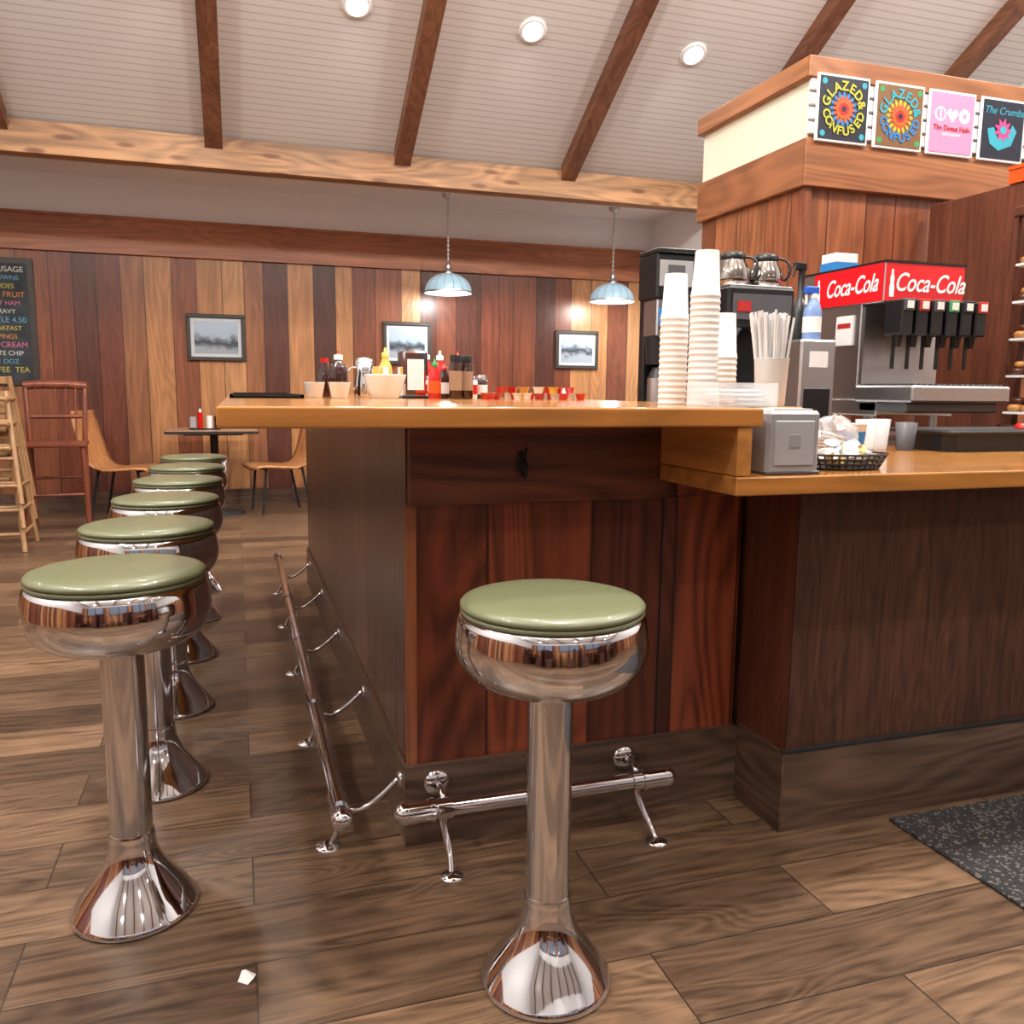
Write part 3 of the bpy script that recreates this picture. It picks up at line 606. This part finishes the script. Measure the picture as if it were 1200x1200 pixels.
# ---------------- items on lower counter ----------------
ZC=.9405
b=B('napkin_dispenser').box(-.068,.068,-.05,.05,0,.142,M_grey,c=.008).box(-.05,.05,-.053,-.048,.02,.12,mat('dispenser_face',(168,168,170),.35),c=.002).box(-.015,.015,-.055,-.05,.06,.09,M_grey,c=.001).box(-.07,.07,-.052,.052,0,.008,M_greyd,c=.002).box(-.05,.05,-.04,.04,.138,.146,M_pap)
b.done((1.18,1.655,ZC),rotz=-.03)
b=B('creamer_basket')
def ell(rx,ry,z,n=36): return [(rx*math.cos(2*math.pi*k/n),ry*math.sin(2*math.pi*k/n),z) for k in range(n+1)]
for z,f in ((.003,.82),(.014,.88),(.025,.94),(.036,1.0)): b.tube(ell(.118*f,.072*f,z),.0028,M_black,seg=6)
for k in range(36):
    a=2*math.pi*k/36;b.tube([(.118*.82*math.cos(a),.072*.82*math.sin(a),.002),(.118*math.cos(a),.072*math.sin(a),.037)],.0022,M_black,seg=5)
b.prism([(p[0]*.8,p[1]*.8) for p in ell(.118,.072,0)[:-1]],.001,.004,M_black)
for k in range(40):
    a=random.uniform(0,6.28);r=math.sqrt(random.random());x,y=.085*r*math.cos(a),.045*r*math.sin(a)
    R=Matrix.Translation((x,y,.014+.040*random.random()*(1.2-r)))@Matrix.Rotation(random.uniform(-1,1),4,'X')@Matrix.Rotation(random.uniform(-1,1),4,'Y')
    b.lathe([(.012,0),(.016,.018),(.019,.019),(.019,.0205)],random.choice([M_pap,M_pap,M_cup,M_yel,M_cup,M_pap]),mtx=R,seg=12)
b.done((1.405,1.72,ZC))
b=B('printed_paper_cup').lathe([(.028,0),(.039,.095),(.041,.097),(.037,.096),(.027,.005),(0,.004)],M_pap,capt=False).lathe([(.032,.03),(.0375,.075)],C_b,capb=False,capt=False);b.done((1.66,2.0,ZC))
b=B('bag_of_cup_lids');vs=[];fs=[]
for i in range(9):
    for j in range(20):
        th=math.pi*(i/8)*.96;ph=2*math.pi*j/20;r=1+random.uniform(-.16,.16)
        vs.append((.07*r*math.sin(th)*math.cos(ph),.05*r*math.sin(th)*math.sin(ph),max(.0,.06+.06*r*math.cos(th))))
for i in range(8):
    for j in range(20): fs.append((i*20+j,i*20+(j+1)%20,(i+1)*20+(j+1)%20,(i+1)*20+j))
b.add(vs,fs,M_clear,False)
for k in range(6): b.lathe([(.036,0),(.037,.002),(.034,.006),(0,.007)],M_pap,mtx=Matrix.Translation((-.01,0,.02+k*.009))@Matrix.Rotation(.3,4,'Y'),seg=20)
b.done((1.54,1.93,ZC))
b=B('black_bus_tub');
b.prism([(-.27,-.10),(-.24,-.13),(.24,-.13),(.27,-.10),(.27,.10),(.24,.13),(-.24,.13),(-.27,.10)],0,.055,M_black)
b.box(-.285,.285,-.145,.145,.055,.068,M_black,c=.005).box(-.25,.25,-.11,.11,.0681,.0685,M_blackm);b.done((2.42,2.27,ZC))
b=B('red_cup_lid').lathe([(.03,0),(.03,.012),(.02,.018)],M_red).done((2.55,2.22,1.010))
b=B('water_glass')
for (x,y,h,mt) in ((0,0,.10,M_clear),(.08,.03,.10,M_clear),(.16,.0,.09,M_greyd)): b.lathe([(.026,0),(.034,h),(.032,h),(.025,.006),(0,.005)],mt,c=(x,y,0),capt=False,seg=24)
b.done((1.92,2.25,ZC))
b=B('soda_fountain_machine')
x0,x1=2.43,2.82
for x in (x0+.04,x1-.04):
    for y in (2.86,3.26): b.cyl(x,y,0,.095,.016,M_steel,seg=14)
b.box(x0,x1,2.80,3.30,.095,.16,M_steel,c=.004)
b.box(x0,x1,2.92,3.30,.16,.545,M_steel,c=.004)
b.box(x0+.005,x1-.005,2.90,2.92,.18,.53,M_steel)
b.box(x0,x1,2.80,3.30,.54,.695,M_steel,c=.004)
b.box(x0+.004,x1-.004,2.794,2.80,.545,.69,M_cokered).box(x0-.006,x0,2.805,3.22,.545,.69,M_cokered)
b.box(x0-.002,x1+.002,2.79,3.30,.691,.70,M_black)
b.box(x0-.01,x1+.08,2.60,2.92,.15,.215,M_steel,c=.008).box(x0+.0,x1+.07,2.61,2.91,.214,.217,M_black)
b.box(x0,x1+.06,2.64,2.90,.11,.15,M_greyd,c=.006)
for k in range(16): b.box(x0+.01+k*.028,x0+.02+k*.028,2.615,2.905,.217,.222,M_steel)
b.box(x0-.008,x0+.001,2.96,3.06,.38,.50,M_pap)
b.box(x0-.009,x0-.007,2.97,3.05,.45,.47,C_r)
labs=[M_greyd,C_r,M_greyd,C_g,M_navy,C_r,M_pap]
for k in range(6):
    x=x0+.035+k*.072
    b.box(x-.028,x+.028,2.70,2.80,.41,.545,M_black,c=.006);b.box(x-.024,x+.024,2.692,2.70,.50,.545,labs[k%7],c=.002)
    b.box(x-.014,x+.014,2.688,2.693,.508,.536,M_pap)
    b.cyl(x,2.745,.365,.41,.012,M_black,r2=.018,seg=14);b.box(x-.009,x+.009,2.765,2.772,.28,.43,M_black,c=.002)
o=b.done((0,0,.9405))
text('Coca-Cola',.10,((x0+x1)/2+.02,2.792,.615),M_wht,o,shear=.35,sx=.80,off=.001)
text('Coca-Cola',.10,(x0-.0075,2.985,.615),M_wht,o,rotz=-math.pi/2,shear=.35,sx=.72,off=.001)
b=B('bottle_icon').prism([(-.010,-.055),(.010,-.055),(.012,-.02),(.008,0),(.010,.015),(.005,.035),(.005,.05),(-.005,.05),(-.005,.035),(-.010,.015),(-.008,0),(-.012,-.02)],0,.001,M_wht,mtx=RX);
q=b.done((x0+.03,2.793,.615),parent=o);q=b.done((x0-.007,3.19,.615),parent=o,rotz=-math.pi/2)
b=B('coffee_brewer')
b.box(1.86,2.17,3.02,3.33,0,.06,M_black,c=.006).box(1.86,2.17,3.20,3.33,.06,.48,M_black,c=.006).box(1.86,2.17,3.00,3.33,.44,.60,M_black,c=.01)
b.box(1.88,2.15,2.995,3.002,.47,.57,M_greyd).box(1.90,1.96,2.992,2.997,.50,.54,C_r)
for x in (1.93,2.09): b.lathe([(.03,.40),(.05,.44)],M_steel,c=(x,3.1,0))
b.box(1.87,2.16,3.01,3.32,.600,.606,M_steel,c=.002)
b.done((0,0,.9405))
def carafe(x,y,z):
    b=B('coffee_carafe')
    b.lathe([(.062,0),(.070,.006),(.074,.03),(.066,.07),(.050,.10),(.045,.115),(.050,.125)],M_coffee,seg=32)
    b.lathe([(.05,.112),(.051,.130),(.03,.138),(0,.14)],M_black,seg=32,capb=False).lathe([(.048,.10),(.050,.112)],M_black,capb=False,capt=False)
    b.tube(bez((.045,-.02,.118),(.09,-.06,.12),(.09,-.065,.05),(.060,-.045,.03)),.009,M_black,flat=.6)
    b.done((x,y,z))
carafe(1.94,3.11,1.548);carafe(2.095,3.11,1.548)
b=B('steel_towel_dispenser').box(-.08,.08,-.08,.08,0,.385,M_steel,c=.008).box(-.06,.06,-.083,-.078,.06,.20,M_black,c=.002).box(-.04,.04,-.084,-.079,.28,.34,M_pap);b.done((2.13,2.86,.9405))
b=B('spray_bottle').lathe([(.032,0),(.035,.006),(.035,.11),(.026,.14),(.013,.16),(.013,.175)],mat('spray_liquid',(120,150,200),.2,coat=.4),seg=24).lathe([(.0356,.03),(.0356,.09)],M_pap,capb=False,capt=False).box(-.04,.02,-.012,.012,.175,.205,M_blue,c=.004).box(-.035,-.028,-.005,.005,.135,.18,M_pap,c=.001).lathe([(.015,.16),(.015,.178)],M_pap);b.done((2.15,2.86,1.3265))
b=B('syrup_pump').lathe([(.045,0),(.048,.01),(.048,.55),(.03,.6),(.015,.62),(.015,.74)],M_black,seg=24).box(-.05,.02,-.015,.015,.74,.775,M_black,c=.005).tube([(-.045,0,.76),(-.06,0,.71)],.006,M_black);b.done((2.50,3.42,.9405),rotz=.3)
b=B('paper_towel_stack').box(-.06,.06,-.05,.05,0,.04,C_b).box(-.058,.058,-.048,.048,.04,.08,M_pap,c=.003);b.done((2.53,3.2,.9405+.701))
b=B('coffee_grinder')
b.box(-.11,.11,-.10,.08,.58,.77,M_black,c=.008).box(-.10,.06,-.105,-.10,.63,.74,M_grey,c=.002).box(-.06,.02,-.108,-.104,.66,.72,M_greyd)
b.box(-.11,.11,-.11,.08,.77,.79,M_black,c=.004)
b.box(-.10,.0,-.09,.04,.42,.58,M_steel,c=.006).lathe([(.055,.30),(.06,.42)],M_black,c=(-.05,-.02,0)).box(-.10,.04,.03,.08,.0,.60,M_black,c=.006).box(-.11,.06,-.10,.08,0,.06,M_black,c=.006)
b.cyl(-.05,-.03,.06,.24,.05,M_steel).cyl(-.05,-.03,.24,.29,.05,M_black,r2=.03);b.box(-.09,.0,-.094,-.089,.47,.54,C_b)
b.done((1.84,3.46,.9405))
b=B('hot_water_faucet').cyl(0,0,0,.2,.012,M_chrome,seg=12).tube(bez((0,0,.2),(0,0,.27),(-.09,0,.27),(-.09,0,.2)),.008,M_chrome).ball((0,0,.21),.02,M_chrome);b.done((1.68,2.95,.9405))
b=B('bakery_display_case')
X0,X1,Y0,Y1=3.255,3.66,2.80,2.98
for x in (X0,X1-.02):
    for y in (Y0,Y1-.02): b.box(x,x+.02,y,y+.02,0,.95,M_part)
b.box(X0-.01,X1+.01,Y0-.01,Y1,.95,.99,M_part,c=.003).box(X0,X1,Y0,Y1,0,.05,M_part)
b.box(X0+.02,X1-.02,Y0+.005,Y0+.009,.05,.95,M_pane2)
for z in (.10,.26,.42,.58,.74):
    b.box(X0+.005,X1-.01,Y0+.015,Y1-.0,z,z+.01,M_pap)
    for lv in (0,1):
        for i in range(4):
            for j in range(2):
                ring=[(X0+.05+i*.088+lv*.02+.022*math.cos(t),Y0+.055+j*.075+.022*math.sin(t),z+.026+lv*.03) for t in [2*math.pi*q/14 for q in range(15)]]
                b.tube(ring,.016,M_donut if (i+j+lv+int(z*10))%3 else M_donut2,seg=8,cap=False)
b.done((0,0,.9405))
B('crumpled_napkin').add([(0,0,.001),(.015,.008,.018),(.03,-.004,.006),(.018,-.014,.001),(.008,.016,.012),(.034,.012,.001)],[(0,3,1),(1,3,2),(0,1,4),(1,5,4),(1,2,5)],M_pap).done((-.035,1.555,0))
# ---------------- world + camera ----------------
w=D.worlds.new('world');bpy.context.scene.world=w;w.use_nodes=True;w.node_tree.nodes['Background'].inputs[0].default_value=(.5,.55,.65,1);w.node_tree.nodes['Background'].inputs[1].default_value=.3
c=D.cameras.new('camera');c.sensor_width=36;c.lens=36*993/1200;c.clip_start=.05
o=D.objects.new('camera',c);COL.objects.link(o)
r=Vector((.9517,-.3068,.0103));d=Vector((-.0338,-.1381,-.9898));f=Vector((.3051,.9417,-.1418))
o.matrix_world=Matrix(((r.x,-d.x,-f.x,0),(r.y,-d.y,-f.y,0),(r.z,-d.z,-f.z,1.12),(0,0,0,1)))
bpy.context.scene.camera=o
bpy.context.scene.view_settings.view_transform='Standard'
